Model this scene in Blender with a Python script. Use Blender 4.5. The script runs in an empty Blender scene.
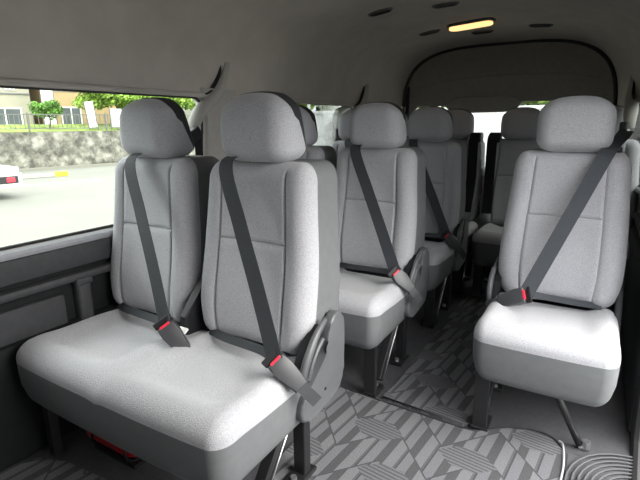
import bpy, bmesh, math, random
from mathutils import Vector, Matrix, noise
random.seed(7)
SC = bpy.context.scene
COL = SC.collection
PI = math.pi
V = Vector

# ------------------------------------------------------------------ materials
def new_mat(name):
    m = bpy.data.materials.new(name); m.use_nodes = True
    nt = m.node_tree
    return m, nt, nt.nodes['Principled BSDF']

def plain(name, col, rough=.6, metal=0.0, var=.06, scale=40, bump=0.0, bscale=300, spec=.5):
    """solid colour with slight procedural unevenness and optional grain bump"""
    m, nt, b = new_mat(name)
    N, L = nt.nodes, nt.links
    tc = N.new('ShaderNodeTexCoord')
    n = N.new('ShaderNodeTexNoise'); n.inputs['Scale'].default_value = scale; n.inputs['Detail'].default_value = 3
    L.new(tc.outputs['Object'], n.inputs['Vector'])
    r = N.new('ShaderNodeValToRGB')
    lo = [max(0, c * (1 - var)) for c in col]; hi = [min(1, c * (1 + var)) for c in col]
    r.color_ramp.elements[0].position = .35; r.color_ramp.elements[0].color = (*lo, 1)
    r.color_ramp.elements[1].position = .65; r.color_ramp.elements[1].color = (*hi, 1)
    L.new(n.outputs['Fac'], r.inputs['Fac']); L.new(r.outputs['Color'], b.inputs['Base Color'])
    b.inputs['Roughness'].default_value = rough; b.inputs['Metallic'].default_value = metal
    b.inputs['Specular IOR Level'].default_value = spec
    if bump:
        n2 = N.new('ShaderNodeTexNoise'); n2.inputs['Scale'].default_value = bscale; n2.inputs['Detail'].default_value = 2
        L.new(tc.outputs['Object'], n2.inputs['Vector'])
        bp = N.new('ShaderNodeBump'); bp.inputs['Strength'].default_value = bump; bp.inputs['Distance'].default_value = .002
        L.new(n2.outputs['Fac'], bp.inputs['Height']); L.new(bp.outputs['Normal'], b.inputs['Normal'])
    return m

def fabric():
    m, nt, b = new_mat('seat_fabric'); N, L = nt.nodes, nt.links
    tc = N.new('ShaderNodeTexCoord')
    v = N.new('ShaderNodeTexVoronoi'); v.inputs['Scale'].default_value = 330
    L.new(tc.outputs['Object'], v.inputs['Vector'])
    n = N.new('ShaderNodeTexNoise'); n.inputs['Scale'].default_value = 300; n.inputs['Detail'].default_value = 3
    L.new(tc.outputs['Object'], n.inputs['Vector'])
    r1 = N.new('ShaderNodeValToRGB')
    r1.color_ramp.elements[0].position = .0; r1.color_ramp.elements[0].color = (.275, .275, .288, 1)
    r1.color_ramp.elements[1].position = .40; r1.color_ramp.elements[1].color = (.41, .41, .428, 1)
    L.new(v.outputs['Distance'], r1.inputs['Fac'])
    r2 = N.new('ShaderNodeValToRGB')
    r2.color_ramp.elements[0].position = .34; r2.color_ramp.elements[0].color = (.80, .80, .82, 1)
    r2.color_ramp.elements[1].position = .62; r2.color_ramp.elements[1].color = (1, 1, 1, 1)
    L.new(n.outputs['Fac'], r2.inputs['Fac'])
    mx = N.new('ShaderNodeMix'); mx.data_type = 'RGBA'; mx.blend_type = 'MULTIPLY'; mx.inputs['Factor'].default_value = 1
    L.new(r1.outputs['Color'], mx.inputs['A']); L.new(r2.outputs['Color'], mx.inputs['B'])
    L.new(mx.outputs['Result'], b.inputs['Base Color'])
    b.inputs['Roughness'].default_value = .95; b.inputs['Specular IOR Level'].default_value = .15
    b.inputs['Sheen Weight'].default_value = .25; b.inputs['Sheen Roughness'].default_value = .5
    bp = N.new('ShaderNodeBump'); bp.inputs['Strength'].default_value = .35; bp.inputs['Distance'].default_value = .0015
    L.new(v.outputs['Distance'], bp.inputs['Height']); L.new(bp.outputs['Normal'], b.inputs['Normal'])
    return m

def mat_carpet():
    """grey carpet mat: rows of slanted light and dark bars with finely lined diamonds between"""
    m, nt, b = new_mat('patterned_mat'); N, L = nt.nodes, nt.links
    def M(op, a, c=None, d=None):
        n = N.new('ShaderNodeMath'); n.operation = op
        for i, q in enumerate((a, c, d)):
            if q is None: continue
            if isinstance(q, (int, float)): n.inputs[i].default_value = q
            else: L.new(q, n.inputs[i])
        return n.outputs[0]
    g = N.new('ShaderNodeNewGeometry'); s = N.new('ShaderNodeSeparateXYZ'); L.new(g.outputs['Position'], s.inputs[0])
    x, y = s.outputs['X'], s.outputs['Y']
    # blocks of bars along the van, their ends cut on zigzag lines
    tri = M('ABSOLUTE', M('SUBTRACT', M('FRACT', M('DIVIDE', x, .30)), .5))
    yz = M('ADD', y, M('MULTIPLY', tri, .34))
    S = .165
    ry = M('DIVIDE', yz, S)
    row = M('FLOOR', ry); fy = M('FRACT', ry)
    xs = M('ADD', M('ADD', x, M('MULTIPLY', row, .0325)), M('MULTIPLY', y, -.10))
    w = M('FRACT', M('DIVIDE', xs, .105))
    bar = N.new('ShaderNodeValToRGB'); bar.color_ramp.interpolation = 'CONSTANT'
    els = bar.color_ramp.elements
    els[0].position = 0; els[0].color = (.05, .05, .055, 1)
    els[1].position = .05; els[1].color = (.125, .125, .135, 1)
    for p, c in ((.34, .062), (.62, .135), (.93, .08)):
        e = els.new(p); e.color = (c, c, c * 1.06, 1)
    L.new(w, bar.inputs['Fac'])
    # finely lined lozenges
    D = .30
    a1 = M('ABSOLUTE', M('SUBTRACT', M('FRACT', M('ADD', M('DIVIDE', x, D), M('MULTIPLY', M('FLOOR', M('DIVIDE', y, .20)), .37))), .5))
    a2 = M('ABSOLUTE', M('SUBTRACT', M('FRACT', M('DIVIDE', y, .20)), .5))
    dia = M('MULTIPLY', M('LESS_THAN', M('ADD', a1, M('MULTIPLY', a2, .75)), .31), M('LESS_THAN', a2, .25))
    hat = M('GREATER_THAN', M('FRACT', M('DIVIDE', M('ADD', y, M('MULTIPLY', x, .12)), .014)), .45)
    hc = N.new('ShaderNodeMix'); hc.data_type = 'RGBA'
    hc.inputs['A'].default_value = (.065, .065, .07, 1); hc.inputs['B'].default_value = (.115, .115, .123, 1)
    L.new(hat, hc.inputs['Factor'])
    mx = N.new('ShaderNodeMix'); mx.data_type = 'RGBA'
    L.new(dia, mx.inputs['Factor']); L.new(bar.outputs['Color'], mx.inputs['A']); L.new(hc.outputs['Result'], mx.inputs['B'])
    ln = M('MULTIPLY', M('LESS_THAN', fy, .05), M('SUBTRACT', 1.0, dia))
    m2 = N.new('ShaderNodeMix'); m2.data_type = 'RGBA'; L.new(ln, m2.inputs['Factor'])
    L.new(mx.outputs['Result'], m2.inputs['A']); m2.inputs['B'].default_value = (.055, .055, .06, 1)
    n = N.new('ShaderNodeTexNoise'); n.inputs['Scale'].default_value = 260; n.inputs['Detail'].default_value = 3
    L.new(g.outputs['Position'], n.inputs['Vector'])
    m3 = N.new('ShaderNodeMix'); m3.data_type = 'RGBA'; m3.blend_type = 'OVERLAY'; m3.inputs['Factor'].default_value = .5
    L.new(m2.outputs['Result'], m3.inputs['A']); L.new(n.outputs['Fac'], m3.inputs['B'])
    L.new(m3.outputs['Result'], b.inputs['Base Color'])
    b.inputs['Roughness'].default_value = .95; b.inputs['Specular IOR Level'].default_value = .2
    bp = N.new('ShaderNodeBump'); bp.inputs['Strength'].default_value = .5; bp.inputs['Distance'].default_value = .002
    L.new(n.outputs['Fac'], bp.inputs['Height']); L.new(bp.outputs['Normal'], b.inputs['Normal'])
    return m

def glass_mat(tint=(.93, .96, .94), name='window_glass'):
    m = bpy.data.materials.new(name); m.use_nodes = True
    nt = m.node_tree; nt.nodes.clear(); N, L = nt.nodes, nt.links
    o = N.new('ShaderNodeOutputMaterial'); t = N.new('ShaderNodeBsdfTransparent'); t.inputs[0].default_value = (*tint, 1)
    g = N.new('ShaderNodeBsdfGlossy'); g.inputs['Roughness'].default_value = .02
    lw = N.new('ShaderNodeLayerWeight'); lw.inputs[0].default_value = .12
    mx = N.new('ShaderNodeMixShader'); L.new(lw.outputs['Fresnel'], mx.inputs[0]); L.new(t.outputs[0], mx.inputs[1]); L.new(g.outputs[0], mx.inputs[2])
    L.new(mx.outputs[0], o.inputs[0])
    return m

def emit(name, col, s):
    m, nt, b = new_mat(name)
    b.inputs['Base Color'].default_value = (*col, 1)
    b.inputs['Emission Color'].default_value = (*col, 1); b.inputs['Emission Strength'].default_value = s
    return m

def stone():
    m, nt, b = new_mat('rubble_stone'); N, L = nt.nodes, nt.links
    g = N.new('ShaderNodeNewGeometry')
    v = N.new('ShaderNodeTexVoronoi'); v.inputs['Scale'].default_value = 3.2
    n = N.new('ShaderNodeTexNoise'); n.inputs['Scale'].default_value = 2.6; n.inputs['Detail'].default_value = 6
    n.inputs['Roughness'].default_value = .7
    L.new(g.outputs['Position'], v.inputs['Vector']); L.new(g.outputs['Position'], n.inputs['Vector'])
    r = N.new('ShaderNodeValToRGB'); r.color_ramp.elements[0].position = .40; r.color_ramp.elements[0].color = (.085, .082, .07, 1)
    r.color_ramp.elements[1].position = .64; r.color_ramp.elements[1].color = (.30, .29, .25, 1)
    L.new(n.outputs['Fac'], r.inputs['Fac'])
    r2 = N.new('ShaderNodeValToRGB'); r2.color_ramp.elements[0].color = (1, 1, 1, 1); r2.color_ramp.elements[1].color = (.55, .55, .52, 1)
    r2.color_ramp.elements[0].position = .2; r2.color_ramp.elements[1].position = .7
    L.new(v.outputs['Distance'], r2.inputs['Fac'])
    mx = N.new('ShaderNodeMix'); mx.data_type = 'RGBA'; mx.blend_type = 'MULTIPLY'; mx.inputs['Factor'].default_value = 1
    L.new(r.outputs['Color'], mx.inputs['A']); L.new(r2.outputs['Color'], mx.inputs['B']); L.new(mx.outputs['Result'], b.inputs['Base Color'])
    b.inputs['Roughness'].default_value = .9
    return m

MT = dict(
    fabric=fabric(),
    vinyl=plain('grey_vinyl', (.130, .135, .14), .5, var=.04, bump=.15, bscale=500, spec=.4),
    dark_vinyl=plain('charcoal_vinyl', (.022, .023, .026), .6, var=.05, bump=.1, spec=.3),
    plastic=plain('grey_plastic', (.085, .088, .093), .42, var=.03),
    black=plain('black_plastic', (.012, .012, .014), .5, var=.1, spec=.3),
    legmat=plain('black_painted_steel', (.012, .012, .013), .4, var=.1),
    steel=plain('bare_steel', (.55, .55, .56), .3, metal=.9),
    belt=plain('belt_webbing', (.042, .046, .052), .75, var=.12, scale=300, bump=.3, bscale=800, spec=.3),
    lapbelt=plain('dark_webbing', (.012, .012, .014), .8, var=.1, spec=.2),
    bucklem=plain('buckle_plastic', (.045, .046, .05), .4, var=.03),
    red=plain('red_button', (.65, .02, .05), .4),
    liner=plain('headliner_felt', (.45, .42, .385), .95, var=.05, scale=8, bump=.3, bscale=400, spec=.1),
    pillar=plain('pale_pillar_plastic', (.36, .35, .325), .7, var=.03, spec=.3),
    sill=plain('sill_plastic', (.34, .35, .375), .45, var=.03),
    trimdark=plain('dark_side_trim', (.045, .046, .050), .6, var=.08, bump=.2, spec=.35),
    trimblack=plain('black_recess', (.012, .013, .014), .75, var=.1, spec=.2),
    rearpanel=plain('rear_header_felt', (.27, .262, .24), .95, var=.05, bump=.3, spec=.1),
    floor=plain('grey_floor_covering', (.050, .050, .055), .8, var=.1, scale=60, bump=.3),
    ribs=plain('ribbed_step_rubber', (.065, .065, .07), .7, var=.05),
    piping=plain('pale_mat_edging', (.32, .32, .33), .6),
    mat=mat_carpet(),
    glass=glass_mat(), tinted=glass_mat((.55, .57, .56), 'privacy_glass'), reartint=glass_mat((.75, .77, .76), 'rear_glass'),
    gasket=plain('black_rubber', (.01, .01, .01), .6),
    lamp=emit('warm_lamp_lens', (1.0, .60, .24), .42),
    tag=plain('white_tag', (.75, .75, .74), .6),
    extred=plain('extinguisher_red', (.36, .008, .015), .3),
    ground=plain('pale_concrete', (.112, .112, .098), .9, var=.07, scale=.5),
    kerb=plain('dark_kerb', (.16, .155, .13), .9),
    paint=plain('white_line_paint', (.85, .85, .82), .8),
    yellow=plain('yellow_paint', (.42, .34, .02), .6),
    stone=stone(),
    grass=plain('bank_grass', (.14, .20, .035), .9, var=.4, scale=3),
    fence=plain('grey_fence_steel', (.09, .09, .08), .6, var=.1),
    cream=plain('cream_render', (.25, .235, .185), .9, var=.03, scale=2),
    tan=plain('tan_render', (.30, .215, .115), .9, var=.05, scale=2),
    hgrey=plain('pale_grey_render', (.25, .25, .235), .9),
    hwin=plain('house_window_glass', (.07, .08, .085), .15),
    white=plain('white_panel', (.60, .61, .60), .5, var=.02, scale=2),
    leaf=plain('fresh_green_leaves', (.21, .33, .055), .8, var=.5, scale=2.5),
    leafd=plain('mid_green_leaves', (.09, .20, .03), .8, var=.5, scale=3),
    bark=plain('bark', (.06, .05, .035), .9),
    tyre=plain('tyre_rubber', (.015, .015, .015), .8),
    body=plain('van_outer_paint', (.6, .6, .6), .35),
    roof=plain('roof_tile', (.12, .12, .13), .7),
    whitecar=plain('white_car_paint', (.42, .42, .41), .25, var=.01),
    amber=plain('tail_lamp_red', (.6, .03, .05), .3),
)

# ------------------------------------------------------------------ helpers
def link(name, bm, mat, parent=None, smooth=True, kind=None, shadeangle=None):
    me = bpy.data.meshes.new(name)
    bmesh.ops.recalc_face_normals(bm, faces=bm.faces)
    bm.to_mesh(me); bm.free()
    mats = mat if isinstance(mat, (list, tuple)) else [mat]
    for m in mats: me.materials.append(MT[m])
    if smooth:
        for p in me.polygons: p.use_smooth = True
        if shadeangle is not None:
            me.set_sharp_from_angle(angle=math.radians(shadeangle))
    o = bpy.data.objects.new(name, me); COL.objects.link(o)
    if parent: o.parent = parent
    if kind: o['kind'] = kind
    return o

def struct(name, bm, mat, label, smooth=False, shadeangle=35):
    o = link(name, bm, mat, None, smooth, 'structure', shadeangle)
    o['label'] = label; o['category'] = name.split('_')[0]
    return o

def thing(name, label, cat, loc=(0, 0, 0), rz=0, group=None):
    o = bpy.data.objects.new(name, None); COL.objects.link(o)
    o.empty_display_size = .1
    o.location = loc; o.rotation_euler = (0, 0, rz); o['label'] = label; o['category'] = cat
    if group: o['group'] = group
    return o

def tag(o, label, cat, group=None):
    o['label'] = label; o['category'] = cat
    if group: o['group'] = group
    return o

def copy_tree(o, parent=None):
    c = o.copy(); COL.objects.link(c)
    if parent: c.parent = parent
    for ch in [q for q in bpy.data.objects if q.parent == o]: copy_tree(ch, c)
    return c

def box(bm, lo, hi, mat=None, bevel=0, seg=2):
    c = [(a + b) / 2 for a, b in zip(lo, hi)]; s = [abs(b - a) for a, b in zip(lo, hi)]
    M = Matrix.Translation(c) @ Matrix.Diagonal((*s, 1))
    if mat is not None: M = mat @ M
    r = bmesh.ops.create_cube(bm, size=1, matrix=M)
    if bevel:
        es = list({e for v in r['verts'] for e in v.link_edges})
        bmesh.ops.bevel(bm, geom=es, offset=bevel, segments=seg, affect='EDGES', profile=.5)
    return bm

def cyl(bm, p0, p1, r0, r1=None, n=16):
    p0, p1 = V(p0), V(p1); d = p1 - p0; r1 = r0 if r1 is None else r1
    M = Matrix.Translation((p0 + p1) / 2) @ d.to_track_quat('Z', 'Y').to_matrix().to_4x4()
    bmesh.ops.create_cone(bm, cap_ends=True, segments=n, radius1=r0, radius2=r1, depth=d.length, matrix=M)
    return bm

def catmull(pts, n=6, closed=False):
    pts = [V(p) for p in pts]; out = []
    N = len(pts)
    for i in range(N if closed else N - 1):
        if closed: a, b, c, d = pts[i - 1], pts[i], pts[(i + 1) % N], pts[(i + 2) % N]
        else: a, b, c, d = pts[max(i - 1, 0)], pts[i], pts[i + 1], pts[min(i + 2, N - 1)]
        for k in range(n):
            t = k / n
            out.append(.5 * ((2 * b) + (c - a) * t + (2 * a - 5 * b + 4 * c - d) * t * t + (3 * b - a - 3 * c + d) * t ** 3))
    if not closed: out.append(pts[-1])
    return out

def tube(bm, pts, r, n=8, closed=False, flat=(1, 1), up=(0, 0, 1)):
    pts = [V(p) for p in pts]; rings = []; N = len(pts); upv = V(up)
    for i, p in enumerate(pts):
        if closed: t = pts[(i + 1) % N] - pts[i - 1]
        else: t = pts[min(i + 1, N - 1)] - pts[max(i - 1, 0)]
        t.normalize()
        s = t.cross(upv)
        if s.length < 1e-4: s = t.cross(V((1, 0, 0)))
        s.normalize(); u = s.cross(t)
        rr = r[i] if isinstance(r, (list, tuple)) else r
        rings.append([bm.verts.new(p + (s * math.cos(a) * flat[0] + u * math.sin(a) * flat[1]) * rr) for a in [2 * PI * k / n for k in range(n)]])
    for i in range(N if closed else N - 1):
        A, B = rings[i], rings[(i + 1) % N]
        for k in range(n): bm.faces.new((A[k], A[(k + 1) % n], B[(k + 1) % n], B[k]))
    if not closed:
        bm.faces.new(rings[0][::-1]); bm.faces.new(rings[-1])
    return bm

def ribbon(bm, pts, wdirs, width, th=.0018, n=8):
    """webbing strip through pts; wdirs give the across direction at each point"""
    P = catmull(pts, n); W = catmull(wdirs, n); rings = []
    for i, (p, w) in enumerate(zip(P, W)):
        t = (P[min(i + 1, len(P) - 1)] - P[max(i - 1, 0)]).normalized()
        w = (w - t * w.dot(t)).normalized(); nn = w.cross(t).normalized()
        rings.append([bm.verts.new(p + w * a * width / 2 + nn * b * th / 2) for a, b in ((-1, -1), (1, -1), (1, 1), (-1, 1))])
    for A, B in zip(rings, rings[1:]):
        for k in range(4): bm.faces.new((A[k], A[(k + 1) % 4], B[(k + 1) % 4], B[k]))
    bm.faces.new(rings[0][::-1]); bm.faces.new(rings[-1])
    return bm

def poly_prism(bm, pts2, a0, a1, axis='x', bevel=0):
    """outline in the other two axes, extruded from a0 to a1 along axis"""
    def P(a, q): return {'x': (a, q[0], q[1]), 'y': (q[0], a, q[1]), 'z': (q[0], q[1], a)}[axis]
    A = [bm.verts.new(P(a0, q)) for q in pts2]; B = [bm.verts.new(P(a1, q)) for q in pts2]
    n = len(pts2); f = [bm.faces.new(A[::-1]), bm.faces.new(B)]
    for k in range(n): f.append(bm.faces.new((A[k], A[(k + 1) % n], B[(k + 1) % n], B[k])))
    if bevel:
        es = [e for e in f[0].edges] + [e for e in f[1].edges]
        bmesh.ops.bevel(bm, geom=es, offset=bevel, segments=3, affect='EDGES', profile=.5)
    return bm

def lines(half, r, nseg, ninner, extra=()):
    c = half - r
    o = [c + r * math.tan(PI / 4 * k / nseg) for k in range(1, nseg + 1)]
    mid = [-c + 2 * c * k / ninner for k in range(ninner + 1)]
    if extra:
        mid = [q for q in mid if all(abs(q - e) > .008 for e in extra) or abs(abs(q) - c) < 1e-9]
        for e in extra: mid += [e - .006, e - .0018, e, e + .0018, e + .006]
    return sorted([-q for q in o] + mid + o)

def soft(half, rad, nseg=6, inner=(10, 6, 10), extra=((), (), ())):
    """rounded box with different radii per axis, as a bmesh centred on the origin"""
    bm = bmesh.new()
    Ls = [lines(half[i], rad[i], nseg, inner[i], extra[i]) for i in range(3)]
    cache = {}
    def vert(i, j, k):
        key = (i, j, k)
        if key in cache: return cache[key]
        p = [Ls[0][i], Ls[1][j], Ls[2][k]]
        c = [max(-(half[a] - rad[a]), min(half[a] - rad[a], p[a])) for a in range(3)]
        q = V([(p[a] - c[a]) / rad[a] for a in range(3)])
        if q.length > 1e-9: q.normalize()
        v = bm.verts.new([c[a] + q[a] * rad[a] for a in range(3)])
        cache[key] = v; return v
    nx, ny, nz = [len(l) - 1 for l in Ls]
    for i in range(nx):
        for j in range(ny):
            for k in (0, nz): bm.faces.new((vert(i, j, k), vert(i + 1, j, k), vert(i + 1, j + 1, k), vert(i, j + 1, k)))
    for i in range(nx):
        for k in range(nz):
            for j in (0, ny): bm.faces.new((vert(i, j, k), vert(i + 1, j, k), vert(i + 1, j, k + 1), vert(i, j, k + 1)))
    for j in range(ny):
        for k in range(nz):
            for i in (0, nx): bm.faces.new((vert(i, j, k), vert(i, j + 1, k), vert(i, j + 1, k + 1), vert(i, j, k + 1)))
    return bm

def split_deform(bm, co, no, fn):
    """cut bm by a plane; return (front side, back side) bmeshes, both shaped by fn"""
    bmesh.ops.bisect_plane(bm, geom=bm.verts[:] + bm.edges[:] + bm.faces[:], plane_co=co, plane_no=no, dist=1e-5)
    co, no = V(co), V(no)
    b2 = bm.copy(); out = []
    for b, s in ((bm, 1), (b2, -1)):
        dele = [f for f in b.faces if (f.calc_center_median() - co).dot(no) * s < 0]
        bmesh.ops.delete(b, geom=dele, context='FACES')
        for v in b.verts: v.co = V(fn(*v.co))
        out.append(b)
    return out

def gs(x, s): return math.exp(-(x / s) ** 2)
def ss(a, b, x):
    t = max(0, min(1, (x - a) / (b - a))); return t * t * (3 - 2 * t)

# ------------------------------------------------------------------ seats
SX = .125; SZ = .045      # seam positions on a backrest
def build_back(parent, cx, m):
    hz, cz = .272, .652
    bm = soft((.205, .115, hz), (.050, .055, .055), 7, (14, 3, 22), ((-SX, SX), (), (SZ,)))
    def fn(x, y, z):
        t = (z + hz) / (2 * hz)
        if y < 0:
            f = ss(0, -.06, y)
            cpan = 1 - ss(.06, .16, abs(x))
            y += f * .014 * cpan * (1 - ss(.6, 1, t) * .7)             # hollow centre panel
            y -= f * .012 * gs(t - .22, .2)                           # lumbar swell
            g = max(gs(abs(x) - SX, .0028) * ss(.02, .08, t) * (1 - ss(.93, .98, t)), gs(z - SZ, .0028) * (1 if abs(x) < SX + .001 else 0))
            y += f * .0085 * g
        x *= 1 - .105 * ss(.30, 1, t) - .08 * ss(.24, -.05, t)
        y = y * (1.0 - .12 * t) + (t - .5) * .050 + .030
        return (x + cx, y, z + cz)
    fr, bk = split_deform(bm, (0, -.052, 0), (0, -1, .0), fn)
    b = link('backrest', fr, 'fabric', parent)
    v = link('backrest_shell', bk, 'vinyl', b); v['label'] = 'grey vinyl side and back cover'
    for sx in (-.055, .055):
        q = bmesh.new(); cyl(q, (cx + sx, .035, .89), (cx + sx, .016, .98), .0065, n=10)
        cyl(q, (cx + sx, .032, .914), (cx + sx, .028, .934), .016, .013, n=14)
        link('headrest_post', q, 'black', parent, shadeangle=40)
    # headrest
    bm = soft((.121, .068, .098), (.056, .058, .045), 8, (8, 2, 6))
    def fh(x, y, z):
        t = z / .098
        z -= .016 * (x / .121) ** 2 * max(0, t)
        x *= 1 - .19 * max(0, t) ** 2.6 - .05 * max(0, -t) ** 2
        if y < 0: y -= .014 * (1 - t * t)
        else: y *= 1.48 - .98 * ss(-1.1, .9, t)
        y += .006 * t + .014
        return (x + cx, y, z + 1.018)
    fr, bk = split_deform(bm, (0, .010, 0), (0, -1, -.50), fh)
    h = link('headrest', fr, 'fabric', parent)
    k = link('headrest_cover', bk, 'dark_vinyl', h); k['label'] = 'dark vinyl rear of headrest'

def build_belt(parent, cx, m, hang=False, T=(.19, -.225, .448), E=(.252, -.20, .378), A=(-.062, -.085, .915), back=None):
    """m=-1: shoulder on the -x side, buckle on the +x side; m=+1 mirrored"""
    P = lambda x, y, z: (cx - m * x, y, z)
    if hang:
        b = bmesh.new(); box(b, (-.034, -.05, -.025), (.034, .05, .038), Matrix.Translation(P(-.150, .0, .925)), .012, 3)
        g = link('belt_guide', b, 'black', parent)
        b = bmesh.new()
        ribbon(b, [P(-.150, .05, .85), P(-.150, .03, .955), P(-.150, -.06, .95), P(-.152, -.095, .90), P(-.152, -.095, .66), P(-.145, -.14, .46)],
               [(1, 0, 0)] * 6, .060)
        link('seat_belt', b, 'lapbelt', parent, smooth=False)
        return
    b = bmesh.new()
    A0, T0, E0 = A, T, E
    A = V(P(*A0)); T = V(P(*T0))
    start = back or [(A0[0] - .006, .165, .86), (A0[0] - .005, .145, .925), (A0[0] - .003, .01, .940)]
    pts = [V(P(*q)) for q in start] + [A, A.lerp(T, .33) + V((0, -.004, 0)), A.lerp(T, .66), T]
    ribbon(b, pts, [(1, 0, 0)] * 3 + [(1, 0, .10 * -m)] * 4, .048)
    s = link('seat_belt', b, 'belt', parent, smooth=False)
    b = bmesh.new(); box(b, (-.034, -.030, -.010), (.034, .030, .010), Matrix.Translation(P(A0[0] - .015, .01, .932)), .007, 3)
    link('belt_guide', b, 'black', parent)
    # lap webbing lying in the crease
    b = bmesh.new()
    ribbon(b, [P(T0[0] - .01, T0[1] + .005, T0[2]), P(T0[0] * .5, -.165, .425), P(-.06, -.135, .412), P(-.150, -.10, .40)],
           [(0, .8, .6)] * 4, .026)
    link('lap_belt', b, 'belt', parent, smooth=False)
    # buckle
    T2 = V(P(*E0)); d = (T2 - T).normalized(); up = V((.25, -.75, .62)); up = (up - d * up.dot(d)).normalized()
    wv = d.cross(up).normalized()
    R = Matrix((wv, d, up)).transposed().to_4x4(); R.translation = T
    b = bmesh.new()
    pr = [(-.026, 0), (.026, 0), (.027, .03), (.021, .098), (-.021, .098), (-.027, .03)]
    bb = bmesh.new(); poly_prism(bb, pr, -.013, .013, 'z', .005); bb.transform(R)
    k = link('buckle', bb, 'bucklem', parent, shadeangle=40)
    b = bmesh.new(); box(b, (-.017, -.003, .0), (.017, .005, .0130), R, .002)
    link('release_button', b, 'red', k, smooth=False)
    b = bmesh.new(); box(b, (-.030, -.020, -.004), (.030, .001, .004), R, .003)
    link('tongue', b, 'black', s, smooth=False)
    b = bmesh.new(); ribbon(b, [R @ V((0, .09, 0)), R @ V((0, .125, -.006)), R @ V((0, .16, -.02))], [wv] * 3, .032, .005)
    link('buckle_strap', b, 'bucklem', k, smooth=False)

def build_cushion(parent, x0, x1, div=None):
    cx = (x0 + x1) / 2; hx = (x1 - x0) / 2; hy = .215; hz = .105
    bm = soft((hx, hy, hz), (.042, .055, .046), 7, (int(hx * 60), 14, 3))
    cs = [-hx / 2, hx / 2] if div else [0]
    hw = hx / 2 if div else hx
    def fn(x, y, z):
        u = y / hy
        if u < 0: y += .010 * (abs(x) / hx) ** 3 * (-u)
        if z > 0:
            f = ss(.0, hz, z)
            q = 0
            for c in cs:
                a = 1 - ss(hw * .52, hw * .78, abs(x - c))
                b_ = ss(-.72, -.50, u)
                q = max(q, a * b_)
            z -= f * .020 * q
            z += f * .006 * gs(u + .62, .22)
            if div: z -= f * .012 * gs(x, .018)
            z -= f * .010 * ss(.2, 1, u)
        else:
            k = ss(0, -hz, z)
            x *= 1 - .035 * k * (.41 / hx if hx < .3 else 1); y *= 1 - .09 * k
        return (x + cx, y - .266, z + .298)
    top, bot = split_deform(bm, (0, 0, .044), (0, .03, 1), fn)
    c = link('seat_cushion', top, 'fabric', parent)
    s = link('seat_skirt', bot, 'vinyl', c); s['label'] = 'grey vinyl skirt below the cushion'

def hinge(parent, x, side):
    """moulded hinge cover at the aisle end, side=+1 faces +x"""
    a, b_ = (x, x + .030 * side)
    bm = bmesh.new()
    out = [(-.172, .250), (-.172, .300), (-.120, .342), (-.075, .372), (-.040, .405), (-.034, .445), (-.012, .484), (.024, .498), (.052, .480),
           (.062, .43), (.060, .34), (.056, .275), (.02, .248), (-.06, .236), (-.13, .232)]
    sm = [tuple(p)[:2] for p in catmull([(p[0], p[1], 0) for p in out], 4, True)]
    poly_prism(bm, sm, a, b_, 'x', .008)
    h = link('hinge_cover', bm, 'plastic', parent, shadeangle=50)
    bm = bmesh.new()
    tube(bm, catmull([(x + .012 * side, -.152, .335), (x + .018 * side, -.150, .38), (x + .022 * side, -.128, .425), (x + .022 * side, -.085, .468), (x + .018 * side, -.03, .492)], 6), [.006 + .005 * math.sin(PI * k / 24) for k in range(25)], 8, flat=(1, 1.3))
    link('recline_lever', bm, 'plastic', h)
    bm = bmesh.new()
    tube(bm, catmull([(x + .014 * side, -.122, .345), (x + .020 * side, -.112, .385), (x + .022 * side, -.080, .425), (x + .020 * side, -.050, .44)], 6), [.0075] * 19, 6)
    link('release_bar', bm, 'plastic', h)
    bm = bmesh.new()
    poly_prism(bm, [(-.16, .33), (-.155, .39), (-.12, .44), (-.05, .48), (-.02, .44), (-.04, .38), (-.10, .34)], x - .012 * side, x + .008 * side, 'x')
    cyl(bm, (x + .028 * side, -.055, .29), (x + .0315 * side, -.055, .29), .005)
    link('hinge_recess', bm, 'black', h, False)

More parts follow.
